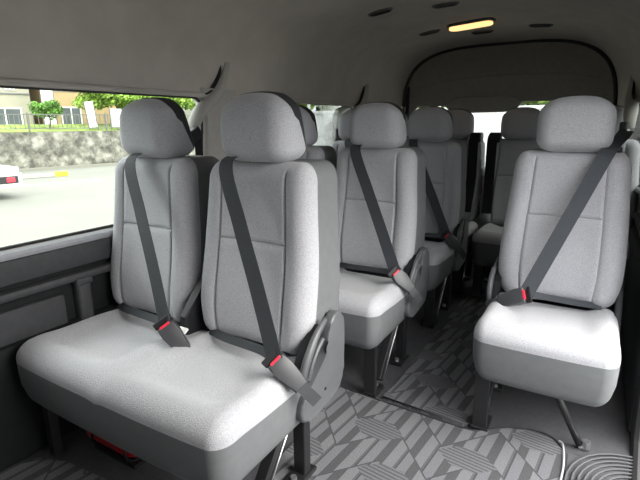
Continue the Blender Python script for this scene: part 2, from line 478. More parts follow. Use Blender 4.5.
def legs(parent, x, side, far=None, rod=None):
    """black leg frame on the aisle side: front leg, rear leg, slanted strut, feet with bolts"""
    bm = bmesh.new(); box(bm, (x - .024, -.425, .0), (x + .024, -.405, .24), None, .003); box(bm, (x - .024, -.425, 0), (x - .018 , -.385, .24), None, .002)
    f = link('leg', bm, 'legmat', parent, False)
    bm = bmesh.new(); box(bm, (x - .03, -.43, 0), (x + .03, -.34, .014), None, .004); link('foot', bm, 'legmat', f, False)
    bm = bmesh.new(); cyl(bm, (x, -.362, .012), (x, -.362, .026), .010, n=6); link('bolt', bm, 'steel', f, False)
    bm = bmesh.new(); box(bm, (x - .020, -.105, .0), (x + .020, -.070, .27), None, .004)
    r = link('leg', bm, 'legmat', parent, False)
    bm = bmesh.new(); box(bm, (x - .03, -.15, 0), (x + .03, -.05, .014), None, .004); link('foot', bm, 'legmat', r, False)
    bm = bmesh.new(); cyl(bm, (x, -.135, .012), (x, -.135, .026), .010, n=6); link('bolt', bm, 'steel', r, False)
    bm = bmesh.new()
    a, b_ = V((x, -.15, .27)), V((x, -.345, .03)); d = (b_ - a)
    M = Matrix.Translation((a + b_) / 2) @ d.to_track_quat('Z', 'X').to_matrix().to_4x4()
    box(bm, (-.018, -.016, -d.length / 2), (.018, .016, d.length / 2), M, .002)
    s = link('leg_strut', bm, 'legmat', parent, False)
    bm = bmesh.new(); sx = x + side * .0185
    tube(bm, [(sx, -.135, .272), (sx, -.330, .032)], .0028, 6); link('bright_edge', bm, 'steel', s)
    # cross frame under the cushion
    bm = bmesh.new()
    x2 = far
    for yy in (-.40, -.09): tube(bm, [(x, yy, .262), (x2, yy, .262)], .014, 8)
    link('cushion_frame', bm, 'legmat', parent)
    if rod:
        bm = bmesh.new(); tube(bm, [rod[0], rod[1]], .0115, 10)
        p = link('support_rod', bm, 'legmat', parent)
        bm = bmesh.new(); e = V(rod[1]); cyl(bm, e + V((.02, .0, -.005)), e + V((.02, 0, .018)), .013, n=6); cyl(bm, e + V((-.0, -.0, -.008)), e + V((.03, .0, -.002)), .010, n=8)
        link('bolt', bm, 'steel', p, False)
    else:
        for yy in (-.41, -.09):
            bm = bmesh.new(); box(bm, (x2 - .015, yy - .015, 0), (x2 + .015, yy + .015, .265), None, .003)
            link('leg', bm, 'legmat', parent, False)

def double_seat(label, loc, group, kind='row'):
    t = thing('double_passenger_seat', label, 'seat', loc, 0, group)
    build_cushion(t, -.405, .420, True)
    for cx in (-.246, .200):
        build_back(t, cx, -1)
    if kind == 'row':
        build_belt(t, -.246, -1, T=(.250, -.235, .462), E=(.300, -.215, .385), A=(-.020, -.087, .915)); build_belt(t, .200, -1)
        hinge(t, .408, 1); legs(t, .375, 1, -.36)
    elif kind == 'rear_left':
        build_belt(t, -.246, -1); build_belt(t, .200, 1, True)
        legs(t, .375, 1, -.36)
    else:
        build_belt(t, -.246, -1, True); build_belt(t, .200, 1)
        legs(t, -.36, -1, .375)
    # latch between the two backs
    bm = bmesh.new()
    out = [(-.16, .40), (-.15, .45), (-.10, .50), (-.04, .56), (.03, .56), (.05, .42), (.03, .36), (-.13, .37)]
    poly_prism(bm, out, -.030, -.002, 'x', .006)
    l = link('centre_latch', bm, 'black', t, False)
    bm = bmesh.new(); box(bm, (-.026, -.014, -.004), (.034, .014, .004), Matrix.Translation((-.012, -.178, .418)) @ Matrix.Rotation(.5, 4, 'X'), .001)
    g = link('care_tag', bm, 'tag', t, False); g['label'] = 'white tag between the cushions'
    return t

Y1, Y2, Y3, Y4 = 1.083, 1.897, 2.62, 3.20
GR = 'double passenger seats along the van'
OX = -.405
s1 = double_seat('nearest grey double seat beside the side window, with belts fastened across both backrests', (OX, Y1, 0), GR)
s2 = copy_tree(s1); s2.location = (OX, Y2, 0); s2['label'] = 'double seat directly behind the nearest double seat, across the aisle from the single seat'
s3 = copy_tree(s1); s3.location = (OX, Y3, 0); s3['label'] = 'shaded double seat in the third row, just ahead of the back row'
s4 = double_seat('shaded double seat in the back row behind the other double seats, under the rear window', (OX - .015, Y4, 0), GR, 'rear_left')
s5 = double_seat('back-row double seat under the rear window, partly hidden behind the single seat', (.443, Y4, 0), GR, 'rear_right')

# the single seat: everything mirrored
t = thing('single_passenger_seat', 'grey single seat by the sliding door with its belt crossing from the upper right', 'seat', (.548, Y2, 0))
build_cushion(t, -.205, .205)
build_back(t, 0, 1); build_belt(t, 0, 1, T=(.080, -.245, .448), E=(.182, -.225, .395), A=(-.100, -.088, .912), back=[(-.158, .17, .99), (-.145, .11, .970), (-.12, .0, .943)])
hinge(t, -.195, -1)
bm = bmesh.new()
poly_prism(bm, [(-.15, .26), (-.15, .36), (-.07, .45), (0, .49), (.06, .45), (.07, .27)], .190, .212, 'x', .007)
link('hinge_cover', bm, 'dark_vinyl', t, False)
legs(t, -.165, -1, .165, rod=((.02, -.40, .262), (.135, -.352, .010)))

# ------------------------------------------------------------------ van shell
YF, YR = -.80, 3.60
def wx(z):
    """half width of the cabin at height z"""
    P = [(-.02, .87), (.68, .87), (.72, .855), (1.14, .81), (1.26, .80), (1.38, .752), (1.47, .66), (1.53, .53), (1.565, .36), (1.58, .18), (1.584, 0)]
    for (a, b), (c, d) in zip(P, P[1:]):
        if z <= c: return b + (d - b) * (z - a) / (c - a)
    return 0
def sq(y): return 1 - .125 * ss(2.95, 3.62, y)
def rloop(y0, z0, y1, z1, r, n=5):
    pts = []
    for cy, cz, a0 in ((y1 - r, z1 - r, 0), (y0 + r, z1 - r, 90), (y0 + r, z0 + r, 180), (y1 - r, z0 + r, 270)):
        for k in range(n + 1):
            a = math.radians(a0 + 90 * k / n); pts.append((cy + r * math.cos(a), cz + r * math.sin(a)))
    return pts
def plate(outer, holes, th):
    """flat plate in (u,v) with holes, thickness th along w, as a bmesh"""
    cu = bpy.data.curves.new('tmp', 'CURVE'); cu.dimensions = '2D'; cu.fill_mode = 'BOTH'; cu.extrude = th / 2
    for lp in [outer] + holes:
        sp = cu.splines.new('POLY'); sp.points.add(len(lp) - 1); sp.use_cyclic_u = True
        for p, q in zip(sp.points, lp): p.co = (q[0], q[1], 0, 1)
    o = bpy.data.objects.new('tmp', cu); COL.objects.link(o)
    dg = bpy.context.evaluated_depsgraph_get(); me = bpy.data.meshes.new_from_object(o.evaluated_get(dg))
    bm = bmesh.new(); bm.from_mesh(me); bmesh.ops.remove_doubles(bm, verts=bm.verts, dist=1e-5)
    bpy.data.objects.remove(o); bpy.data.curves.remove(cu); bpy.data.meshes.remove(me)
    return bm
def cut(bm, us=(), vs=()):
    for u in us: bmesh.ops.bisect_plane(bm, geom=bm.verts[:] + bm.edges[:] + bm.faces[:], plane_co=(u, 0, 0), plane_no=(1, 0, 0))
    for v in vs: bmesh.ops.bisect_plane(bm, geom=bm.verts[:] + bm.edges[:] + bm.faces[:], plane_co=(0, v, 0), plane_no=(0, 1, 0))
ZU = 1.15
YS = [2.95, 3.05, 3.15, 3.25, 3.35, 3.45, 3.55]
def side_wall(name, sg, outer, holes, label):
    bm = plate(outer, holes, .03)
    cut(bm, YS, (.68, .72))
    for v in bm.verts:
        y, z, w = v.co
        v.co = (sg * (wx(z) * sq(y) + .016 + w), y, z)
    return struct(name, bm, 'liner', label)
WL = [(.30, .672, 1.485, 1.137), (2.15, .672, 2.93, 1.143)]
WRr = [(2.72, .672, 3.42, 1.137)]
outer = [(YF, -.02), (YR, -.02), (YR, ZU), (YF, ZU)]
side_wall('wall_left', -1, outer, [rloop(*w, .055) for w in WL], 'side wall of the van with the large windows')
outerR = [(YF, -.02), (.42, -.02), (.42, ZU), (YF, ZU)]
side_wall('wall_front_right', 1, outerR, [], 'front side wall of the van ahead of the sliding door')
outerR = [(1.66, -.02), (YR, -.02), (YR, ZU), (1.66, ZU)]
side_wall('wall_right', 1, outerR, [rloop(*w, .055) for w in WRr], 'side wall behind the open sliding door')
# window glass and rubber
wi = 0
for sg, ws in ((-1, WL), (1, WRr)):
    for w in ws:
        wi += 1
        lp = rloop(*w, .055)
        t = bpy.data.objects.new(f'window_{wi}', None); COL.objects.link(t); t['kind'] = 'structure'; t['label'] = 'side window of the van'; t['category'] = 'window'
        bm = plate(lp, [], .004); cut(bm, YS)
        for v in bm.verts: y, z, q = v.co; v.co = (sg * (wx(z) * sq(y) + .022 + q), y, z)
        link('glass', bm, 'tinted' if w[0] > 2 else 'glass', t, False)
        bm = bmesh.new()
        dl = []
        for a, b in zip(lp, lp[1:] + lp[:1]):
            n = max(1, int(math.dist(a, b) / .1))
            dl += [(a[0] + (b[0] - a[0]) * k / n, a[1] + (b[1] - a[1]) * k / n) for k in range(n)]
        tube(bm, [(sg * (wx(z) * sq(y) + .004), y, z) for y, z in dl], .006, 6, True, up=(1, 0, 0))
        link('window_gasket', bm, 'gasket', t)
# pale rounded sill under the windows
for sg, y0, y1, nm in ((-1, -.5, 3.5, 'trim_1'), (1, 1.7, 3.5, 'trim_2')):
    bm = bmesh.new(); n = 40
    tube(bm, [(sg * (wx(.655) * sq(y) - .008), y, .650) for y in [y0 + (y1 - y0) * k / n for k in range(n + 1)]], .017, 10, flat=(1, 1), up=(0, 0, 1))
    struct(nm, bm, 'sill', 'pale rounded ledge under the side windows', True)
# dark lower side trim with ridge and recess
def side_trim(sg, y0, y1, nm, upper, ridge, lower, post=None):
    bm = bmesh.new()
    A = .87
    def bx(ya, yb, za, zb, xa, xb, bev=.008): box(bm, (min(sg * xa, sg * xb), ya, za), (max(sg * xa, sg * xb), yb, zb), None, bev)
    bx(y0, y1, .565, .640, A - .030, A + .005)
    struct(nm[0], bm, 'trimdark', 'dark trim panel under the window ledge', True)
    bm = bmesh.new(); bx(y0, y1, .520, .548, A - .045, A + .005, .010); struct(nm[1], bm, 'trimdark', 'ridge along the dark side trim', True)
    bm = bmesh.new(); bx(y0, y1, .35, .562, A - .008, A + .004, .002); bx(y0, y1, 0, .385, A - .045, A + .003, .014); struct(nm[2], bm, 'trimblack', 'black recess in the side trim', True)
    bm = bmesh.new()
    if post: bx(y0, post - .06, .30, .487, A - .025, A + .005, .010);
    else: bx(y0, y1, 0, .47, A - .05, A + .005, .012)
    struct(nm[3], bm, 'trimdark', 'lower panel of the side trim', True)
side_trim(-1, -.5, 3.0, ('trim_3', 'trim_4', 'trim_5', 'trim_6'), 0, 0, 0, .88)
side_trim(1, 1.70, 3.0, ('trim_7', 'trim_8', 'trim_9', 'trim_10'), 0, 0, 0)
bm = bmesh.new(); box(bm, (-.868, .855, .30), (-.825, .905, .515), None, .012, 3); box(bm, (-.86, .850, .503), (-.820, .910, .530), None, .006)
tag(link('belt_retractor_cover', bm, 'trimdark', None, shadeangle=50), 'small upright dark cover in the recess of the side trim below the window', 'cover')

# ceiling
bm = bmesh.new(); prof = []
zs = [1.14, 1.18, 1.22, 1.26, 1.30, 1.34, 1.38, 1.41, 1.44, 1.47, 1.49, 1.51, 1.53, 1.55, 1.565, 1.573, 1.58, 1.584]
half = [(wx(z), z) for z in zs]
# smooth the profile with a spline
ctrl = [V((x, z, 0)) for x, z in [(.812, 1.135), (.805, 1.20), (.792, 1.28), (.752, 1.37), (.68, 1.455), (.565, 1.515), (.42, 1.552), (.25, 1.573), (.10, 1.582), (0, 1.584)]]
half = [(p.x, p.y) for p in catmull(ctrl, 4)]
prof = [(-x, z) for x, z in half] + [(x, z) for x, z in half[::-1][1:]]
ysec = [YF + (3.55 - YF) * k / 60 for k in range(61)] + [3.612]
prev = None
def resample(pts, n):
    d = [0]
    for a, b in zip(pts, pts[1:]): d.append(d[-1] + math.dist(a, b))
    out = []; j = 0
    for k in range(n):
        t = d[-1] * k / (n - 1)
        while j < len(d) - 2 and d[j + 1] < t: j += 1
        f = (t - d[j]) / max(1e-9, d[j + 1] - d[j]); out.append((pts[j][0] + (pts[j + 1][0] - pts[j][0]) * f, pts[j][1] + (pts[j + 1][1] - pts[j][1]) * f))
    return out
HN = 36
half = resample(half, HN)
arch_half = [(.712 * max(0, math.cos(a)) ** (2 / 3.6), .995 + .558 * math.sin(a) ** (2 / 3.6)) for a in [math.radians(2.6 + (90 - 2.6) * (k / 200) ** 1.6) for k in range(201)]]
arch_half = resample(arch_half, HN)
def section(y):
    """half cross-section of the headliner at y, from the side up to the middle"""
    k = ss(2.9, 3.56, y); q = ss(-.55, YF, y)
    return [((x * (1 - k) + X * k), (z * (1 - k) + Z * k)) for (x, z), (X, Z) in zip(half, arch_half)]
for y in ysec:
    h = section(y); pr_ = [(-x - .02 * ss(2.9, 3.56, y), z) for x, z in h] + [(x - .02 * ss(2.9, 3.56, y), z) for x, z in h[::-1][1:]]
    ring = [bm.verts.new((x, y, z)) for x, z in pr_]
    if prev:
        for a, b, c, d in zip(prev, prev[1:], ring[1:], ring):
            if .42 < (a.co.y + c.co.y) / 2 < 1.60 and (a.co.x + b.co.x) / 2 > 0 and (a.co.z + b.co.z) / 2 < 1.37: continue   # the sliding door opening
            bm.faces.new((a, b, c, d))
    prev = ring
bmesh.ops.delete(bm, geom=[v for v in bm.verts if not v.link_faces], context='VERTS')
o = struct('ceiling', bm, 'liner', 'grey felt headliner of the van', True, 60)
sm = o.modifiers.new('s', 'SOLIDIFY'); sm.thickness = .03; sm.offset = 1
# make the thickness go outward
o.data.flip_normals() if o.data.polygons[len(o.data.polygons) // 2].normal.z < 0 else None
# headliner lip above the windows
for sg, nm, y0, y1 in ((-1, 'trim_11', -.75, 3.5), (1, 'trim_12', 1.7, 3.5)):
    bm = bmesh.new()
    tube(bm, [(sg * (.806 * sq(y) - .002), y, 1.147) for y in [y0 + (y1 - y0) * k / 50 for k in range(51)]], .010, 8)
    struct(nm, bm, 'liner', 'rolled edge of the headliner above the windows', True)

# rear end: arch profile
h_ = section(3.55); arch = [(-x - .02, z) for x, z in h_] + [(x - .02, z) for x, z in h_[::-1][1:]]
bm = bmesh.new()
# surround between headliner and tailgate (down both sides)
side = [( -.70, 1.12), (-.70, .05), (.70, .05), (.70, 1.12)]
full = arch + [(.712, .9), (.712, .02), (-.712, .02), (-.712, .9)]
tube(bm, [(x * .985, 3.553, z - .004) for x, z in full], .013, 8, True, up=(0, 1, 0))
struct('trim_13', bm, 'gasket', 'black rubber seal round the tailgate opening', True)
aw = [(x * .995, z - .002) for x, z in arch]
outer = aw + [(.71, 0), (-.71, 0)]
rw = [(-.675, .70), (.655, .70), (.665, 1.10), (.62, 1.165), (.13, 1.165), (.085, 1.108), (.02, 1.098), (-.30, 1.095), (-.36, 1.10), (-.41, 1.148), (-.62, 1.152), (-.675, 1.10)]
bm = plate(outer, [rw], .035)
for v in bm.verts: x, z, q = v.co; v.co = (x, 3.625 + q, z)
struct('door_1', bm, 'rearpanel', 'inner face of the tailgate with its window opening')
bm = plate([(x * .86, 1.17 + (z - 1.14) * .28) if i not in (0,) else (x * .86, 1.17) for i, (x, z) in enumerate(arch)], [], .03) if False else bmesh.new()
outl = [(.125, 1.172), (.085, 1.113), (.02, 1.103), (-.30, 1.100), (-.36, 1.106), (-.41, 1.155), (-.36, 1.190), (-.30, 1.205), (.03, 1.205), (.09, 1.195)]
poly_prism(bm, outl, 3.575, 3.607, 'y', .008)
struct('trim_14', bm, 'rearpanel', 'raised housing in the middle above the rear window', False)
bm = bmesh.new(); tube(bm, catmull([(-.67, 3.606, 1.26), (-.45, 3.606, 1.325), (0, 3.606, 1.345), (.45, 3.606, 1.325), (.66, 3.606, 1.26)], 8), .0045, 6)
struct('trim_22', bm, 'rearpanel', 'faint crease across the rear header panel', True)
t = bpy.data.objects.new('window_7', None); COL.objects.link(t); t['kind'] = 'structure'; t['label'] = 'rear window in the tailgate'; t['category'] = 'window'
bm = plate(rw, [], .004)
for v in bm.verts: x, z, q = v.co; v.co = (x, 3.632 + q, z)
link('glass', bm, 'reartint', t, False)
# outer rear corner posts that close the shell
for sg, nm in ((-1, 'wall_back_left'), (1, 'wall_back_right')):
    bm = bmesh.new(); box(bm, (min(sg * .69, sg * .90), 3.585, -.02), (max(sg * .69, sg * .90), 3.62, 1.30)); struct(nm, bm, 'trimdark', 'rear corner of the van body')

# cab end: unseen partition added to block light from the front, one opening left
bm = plate([(-.87, 0), (.87, 0), (.87, .70)] + [(x, z) for x, z in half] + [(-x, z) for x, z in half[::-1][1:]] + [(-.87, .70)], [rloop(-.55, 1.08, .30, 1.34, .06)], .03)
for v in bm.verts: x, z, q = v.co; v.co = (x, YF + q, z)
struct('wall_front', bm, 'trimdark', 'added unseen partition at the cab end that blocks front light, with an opening')

# pillar trims between the windows
def pillar(sg, y0, y1, nm, label):
    bm = bmesh.new(); n = 8; rows = []
    for k in range(n + 1):
        z = .672 + (1.175 - .672) * k / n; fl = .035 * gs((z - 1.19), .10)
        X = wx(z) * sq((y0 + y1) / 2)
        rows.append([bm.verts.new((sg * (X - d), y, z)) for y, d in ((y0 - fl, -.004), (y0 + .010 - fl, .012), (y0 + .03, .018), (y1 - .03, .018), (y1 - .010 + fl, .012), (y1 + fl, -.004))])
    for a, b in zip(rows, rows[1:]):
        for i in range(5): bm.faces.new((a[i], a[i + 1], b[i + 1], b[i]))
    struct(nm, bm, 'pillar', label, True)
pillar(-1, 1.50, 1.66, 'trim_15', 'pale pillar cover between the side windows')
pillar(-1, 2.96, 3.10, 'trim_16', 'pillar cover behind the second side window')
pillar(1, 1.69, 1.90, 'trim_17', 'pillar cover behind the sliding door')

def belt_anchor(sg, dy, x, label):
    t = thing('belt_anchor', label, 'seat belt anchor', (0, dy, 0), 0, 'wall belt anchors')
    P = lambda y, z, d=0: (sg * (x - d), y, z)
    bm = bmesh.new()
    tube(bm, catmull([P(1.62, 1.285, .012), P(1.605, 1.235, .004), P(1.545, 1.150, .004), P(1.455, 1.085, .004), P(1.412, 1.030, .004), P(1.405, .985, .0)], 6),
         [.012 + .018 * min(1, k / 12) - .010 * max(0, (k - 20) / 10) for k in range(31)], 10, flat=(.8, 1.15), up=(1, 0, 0))
    link('anchor_cover', bm, 'pillar', t)
    bm = bmesh.new()
    tube(bm, catmull([P(1.590, 1.272, .004), P(1.572, 1.225, .002), P(1.52, 1.166, .002), P(1.46, 1.140, -.002)], 6), [.003 + .006 * math.sin(PI * k / 18) for k in range(19)], 6, up=(1, 0, 0))
    link('groove_shade', bm, 'black', t)  # thin black tube stands in for the dark shadow line of the groove
    bm = bmesh.new()
    box(bm, (-.018, -.040, -.024), (.018, .040, .024), Matrix.Translation(P(1.372, .985, .03)) @ Matrix.Rotation(math.radians(28), 4, 'X'), .008)
    link('belt_guide', bm, 'black', t, False)
    bm = bmesh.new()
    ribbon(bm, [P(1.392, .975, .035), P(1.402, .90, .03), P(1.41, .70, .0)], [(0, 1, 0)] * 3, .042)
    link('belt_webbing', bm, 'lapbelt', t, False)
    return t
belt_anchor(-1, 0, .800, 'pale curved belt anchor with black guide on the pillar behind the large window')
belt_anchor(-1, 1.40, .790, 'belt anchor on the far pillar beside the second side window')
belt_anchor(1, 1.62, .755, 'belt anchor high on the wall above the single seat, near the rear corner')

# ceiling lamp and speakers
def ceil_z(x, y):
    x = abs(x); h = section(y)
    for (a, b), (c, d) in zip(h, h[1:]):
        if c <= x <= a: return b + (d - b) * (a - x) / max(1e-9, a - c)
    return 1.58
def ceil_frame(x, y):
    e = .02
    X = V((2 * e, 0, ceil_z(x + e, y) - ceil_z(x - e, y))).normalized(); Y = V((0, 2 * e, ceil_z(x, y + e) - ceil_z(x, y - e)))
    Z = X.cross(Y).normalized(); Y = Z.cross(X)
    R = Matrix((X, Y, Z)).transposed().to_4x4(); R.translation = (x, y, ceil_z(x, y)); return R
R = ceil_frame(-.08, 2.92)
t = thing('dome_lamp', 'lit warm oblong dome lamp on the ceiling near the rear', 'lamp', (-.085, 2.91, ceil_z(-.085, 2.91)), math.radians(-8))
Rl = R.copy(); Rl.translation = (0, 0, 0)
fl = [(p[0], p[1]) for p in rloop(-.135, -.050, .135, .050, .035, 6)]
b1 = bmesh.new(); poly_prism(b1, fl, -.016, .002, 'z', .004); b1.transform(Rl); link('lamp_frame', b1, 'plastic', t, shadeangle=40)
fl = [(p[0], p[1]) for p in rloop(-.122, -.038, .122, .038, .026, 6)]
b1 = bmesh.new(); poly_prism(b1, fl, -.030, -.014, 'z', .006); b1.transform(Rl); link('lamp_lens', b1, 'lamp', t, shadeangle=40)
for x, y, lab in ((-.37, 2.285, 'oval ceiling speaker above the second window, farthest from the lamp'), (-.09, 2.42, 'oval ceiling speaker ahead of the lit lamp, cut by the picture edge'),
                  (-.34, 2.96, 'oval ceiling speaker just before the rear arch on the window side'), (-.075, 3.17, 'oval ceiling speaker directly behind the lit lamp'), (.26, 3.12, 'oval ceiling speaker before the rear arch on the sliding door side')):
    R = ceil_frame(x, y); z = R.translation.z
    Rl = R.copy(); Rl.translation = (0, 0, 0)
    t = thing('ceiling_speaker', lab, 'speaker', (x, y, z), 0, 'oval ceiling speakers')
    el = [(.066 * math.cos(2 * PI * k / 28), .026 * math.sin(2 * PI * k / 28)) for k in range(28)]
    b1 = bmesh.new(); poly_prism(b1, el, -.009, .002, 'z', .003); b1.transform(Rl); link('speaker_rim', b1, 'plastic', t, shadeangle=40)
    b1 = bmesh.new()
    for k in range(-3, 4):
        w = .056 * math.sqrt(max(.05, 1 - (k / 4.2) ** 2)); box(b1, (-w, k * .0062 - .0018, -.0115), (w, k * .0062 + .0018, -.0085))
    b1.transform(Rl); link('speaker_grille', b1, 'black', t, False)

# ------------------------------------------------------------------ floor
bm = bmesh.new(); box(bm, (-.88, YF, -.04), (.88, 3.62, -.006)); struct('floor', bm, 'floor', 'grey floor covering of the van')
# patterned carpet mats
bm = bmesh.new()
lob = [(-.86, .66), (-.80, .665), (-.70, .66), (-.58, .60)]
out = [(-.62, -.4), (.635, -.4), (.640, 1.30), (.645, 1.42), (.635, 1.50), (.600, 1.545), (.54, 1.552), (.47, 1.525), (.40, 1.470), (.33, 1.447), (.0, 1.458), (-.15, 1.468), (-.80, 1.48), (-.80, 1.18), (-.13, 1.18), (-.13, .685), (-.52, .680), (-.70, .665), (-.79, .632), (-.835, .56), (-.85, .48), (-.85, -.4)]
poly_prism(bm, out, -.006, .004, 'z')
mt = link('carpet_mat', bm, 'mat', None, False); tag(mt, 'large patterned grey carpet mat with pale edging in front of the second row', 'carpet mat', 'patterned carpet mats')
bm = bmesh.new(); tube(bm, catmull([(-.15, 1.470, .004), (.0, 1.461, .004), (.33, 1.450, .004), (.40, 1.473, .004), (.47, 1.528, .004), (.54, 1.556, .004), (.600, 1.549, .004), (.636, 1.508, .004)], 5), .0028, 6)
link('edge_binding', bm, 'gasket', mt)
bm = bmesh.new(); tube(bm, catmull([(.625, 1.535, .006), (.638, 1.520, .006), (.646, 1.42, .006), (.642, 1.30, .006), (.638, 1.0, .006), (.638, -.35, .006)], 5), .0034, 8)
g = link('edge_trim', bm, 'piping', mt); g['label'] = 'pale edging along the door side of the mat'
bm = bmesh.new()
out = [(.015, 1.485), (.33, 1.470), (.36, 1.50), (.372, 1.60), (.372, 3.30), (.03, 3.30), (.03, 1.60)]
poly_prism(bm, out, -.006, .003, 'z')
m2 = link('carpet_mat', bm, 'mat', None, False); tag(m2, 'narrow patterned carpet strip running down the aisle', 'carpet mat', 'patterned carpet mats')
bm = bmesh.new(); tube(bm, [(.02, 1.487, .004), (.33, 1.472, .004)], .0035, 6); g = link('edge_binding', bm, 'gasket', m2)
# ribbed step pad by the sliding door
bm = bmesh.new(); box(bm, (.655, -.4, -.006), (.868, 1.50, -.004))
o = struct('trim_18', bm, 'ribs', 'step pad inside the sliding door')
bm = bmesh.new()
for k in range(12):
    r = .02 + .0155 * k
    pts = []
    cx_, cy_ = .845, 1.36
    yy = 1.36 + .06 + .0 * k
    pts = [(cx_ - r, -.3, .002), (cx_ - r, cy_, .002)] + [(cx_ - r * math.cos(a), cy_ + r * 1.1 * math.sin(a), .002) for a in [PI / 2 * q / 8 for q in range(1, 9)]]
    tube(bm, pts, .0030, 6)
struct('trim_19', bm, 'ribs', 'raised curved ribs of the step pad', True)
# door opening jamb
bm = bmesh.new(); tube(bm, catmull([(.835, 1.44, -.01), (.845, 1.60, -.005), (.845, 1.655, .06), (.842, 1.668, .30), (.842, 1.672, .68), (.805, 1.675, 1.10), (.78, 1.66, 1.22)], 6), .020, 10, up=(1, 0, 0))
struct('trim_20', bm, 'gasket', 'rubber seal on the rear edge of the sliding door opening', True)
bm = bmesh.new(); tube(bm, catmull([(.872, 1.40, -.03), (.872, 1.58, -.02), (.872, 1.635, .06), (.870, 1.645, .30), (.870, 1.65, .68), (.835, 1.655, 1.10)], 6), .011, 8, up=(1, 0, 0))
struct('trim_21', bm, 'sill', 'pale strip on the door opening', True)
# the outer body skin around the shell, below the floor
bm = bmesh.new(); box(bm, (-.915, YF, -.40), (.915, 3.66, -.045), None, .03); struct('slab_1', bm, 'body', 'underbody and sills of the van')

# fire extinguisher lying under the nearest seat
t = thing('fire_extinguisher', 'red fire extinguisher with pale label under the nearest double seat', 'fire extinguisher', (-.62, .79, .055))
bm = bmesh.new(); n = 20
pr = [(-.115, .012), (-.105, .034), (-.085, .045), (.09, .045), (.12, .036), (.135, .016), (.16, .014)]
rs = []
for xx, r in pr: rs.append([bm.verts.new((xx, r * math.cos(2 * PI * k / n), r * math.sin(2 * PI * k / n) + .0)) for k in range(n)])
for a, b in zip(rs, rs[1:]):
    for k in range(n): bm.faces.new((a[k], a[(k + 1) % n], b[(k + 1) % n], b[k]))
bm.faces.new(rs[0]); bm.faces.new(rs[-1])
link('cylinder', bm, 'extred', t, shadeangle=50)
bm = bmesh.new(); box(bm, (.15, -.012, -.012), (.19, .012, .014), None, .004); box(bm, (.165, -.006, .012), (.25, .006, .022), None, .003); box(bm, (.165, -.006, -.03), (.235, .006, -.018), None, .003)
link('valve_handle', bm, 'black', t, False)
bm = bmesh.new(); a0, a1 = -2.6, -1.2
vs = [[bm.verts.new((xx, .0458 * math.cos(a), -.0458 * math.sin(a))) for a in [a0 + (a1 - a0) * k / 8 + PI * .0 for k in range(9)]] for xx in (-.01, .055)]
for k in range(8): bm.faces.new((vs[0][k], vs[0][k + 1], vs[1][k + 1], vs[1][k]))
g = link('paper_label', bm, 'tag', t); g['label'] = 'pale printed label'
t = thing('extinguisher_bracket', 'black clamp bracket holding the red extinguisher to the floor', 'bracket', (-.59, .79, 0))
bm = bmesh.new(); box(bm, (-.10, -.035, -.006), (.10, .035, .006), None, .002); link('base_plate', bm, 'black', t, False)
for xx in (-.08, .08):
    bm = bmesh.new(); tube(bm, [(xx, .050 * math.cos(a), .055 + .050 * math.sin(a)) for a in [2 * PI * k / 20 for k in range(20)]], .004, 6, True, up=(1, 0, 0)); link('clamp_band', bm, 'black', t)

# ------------------------------------------------------------------ outside
G = -.65
bm = bmesh.new(); box(bm, (-90, -60, G - .3), (60, 90, G)); struct('ground', bm, 'ground', 'pale sunlit concrete of the car park')
U = V((.252, .968, 0)).normalized(); NV = V((-U.y, U.x, 0)); W0 = V((-19.0, 9.43, 0))
MW = Matrix((( U.x, NV.x, 0, W0.x), (U.y, NV.y, 0, W0.y), (0, 0, 1, 0), (0, 0, 0, 1)))   # local: x along wall, y away from the van
def wbox(bm, lo, hi, bev=0): return box(bm, lo, hi, MW, bev)
bm = bmesh.new(); wbox(bm, (-26, 0, G), (34, .5, .84)); o = struct('wall_outside', bm, 'stone', 'rough grey stone retaining wall across the car park')
bm = bmesh.new(); wbox(bm, (-26, -.25, G), (34, 0, G + .10)); struct('kerb', bm, 'kerb', 'dark gutter kerb along the foot of the stone wall')
bm = bmesh.new(); poly_prism(bm, [(.5, G), (16, G), (16, 1.15), (3.2, 1.15), (.9, .86), (.5, .86)], -26, 34, 'x'); bm.transform(MW); o = struct('terrain', bm, 'grass', 'raised grassy bank behind the stone wall')
bm = bmesh.new(); wbox(bm, (-5, -5.6, G), (1.4, -5.48, G + .006)); o = struct('road_marking', bm, 'paint', 'white painted line on the car park')
# fence on the wall
t = thing('railing_fence', 'thin grey railing fence on top of the stone wall', 'fence', W0, 0)
t.rotation_euler = (0, 0, math.atan2(U.y, U.x))
bm = bmesh.new()
for z in (.95, 1.50): box(bm, (-26, .20, z), (34, .24, z + .035))
link('rail', bm, 'fence', t, False)
bm = bmesh.new(); k = -26
while k < 34:
    box(bm, (k, .21, .95), (k + .02, .23, 1.52)); k += .17
o = link('balusters', bm, 'fence', t, False)
bm0 = None
for k in range(21):
    x = -26 + 3 * k
    if bm0 is None:
        bm = bmesh.new(); box(bm, (-.03, .18, .85), (.03, .25, 1.58), None, .005); o = bm0 = link('post', bm, 'fence', t, False)
    else:
        o = bm0.copy(); COL.objects.link(o); o.parent = t
    o.location = (x, 0, 0)

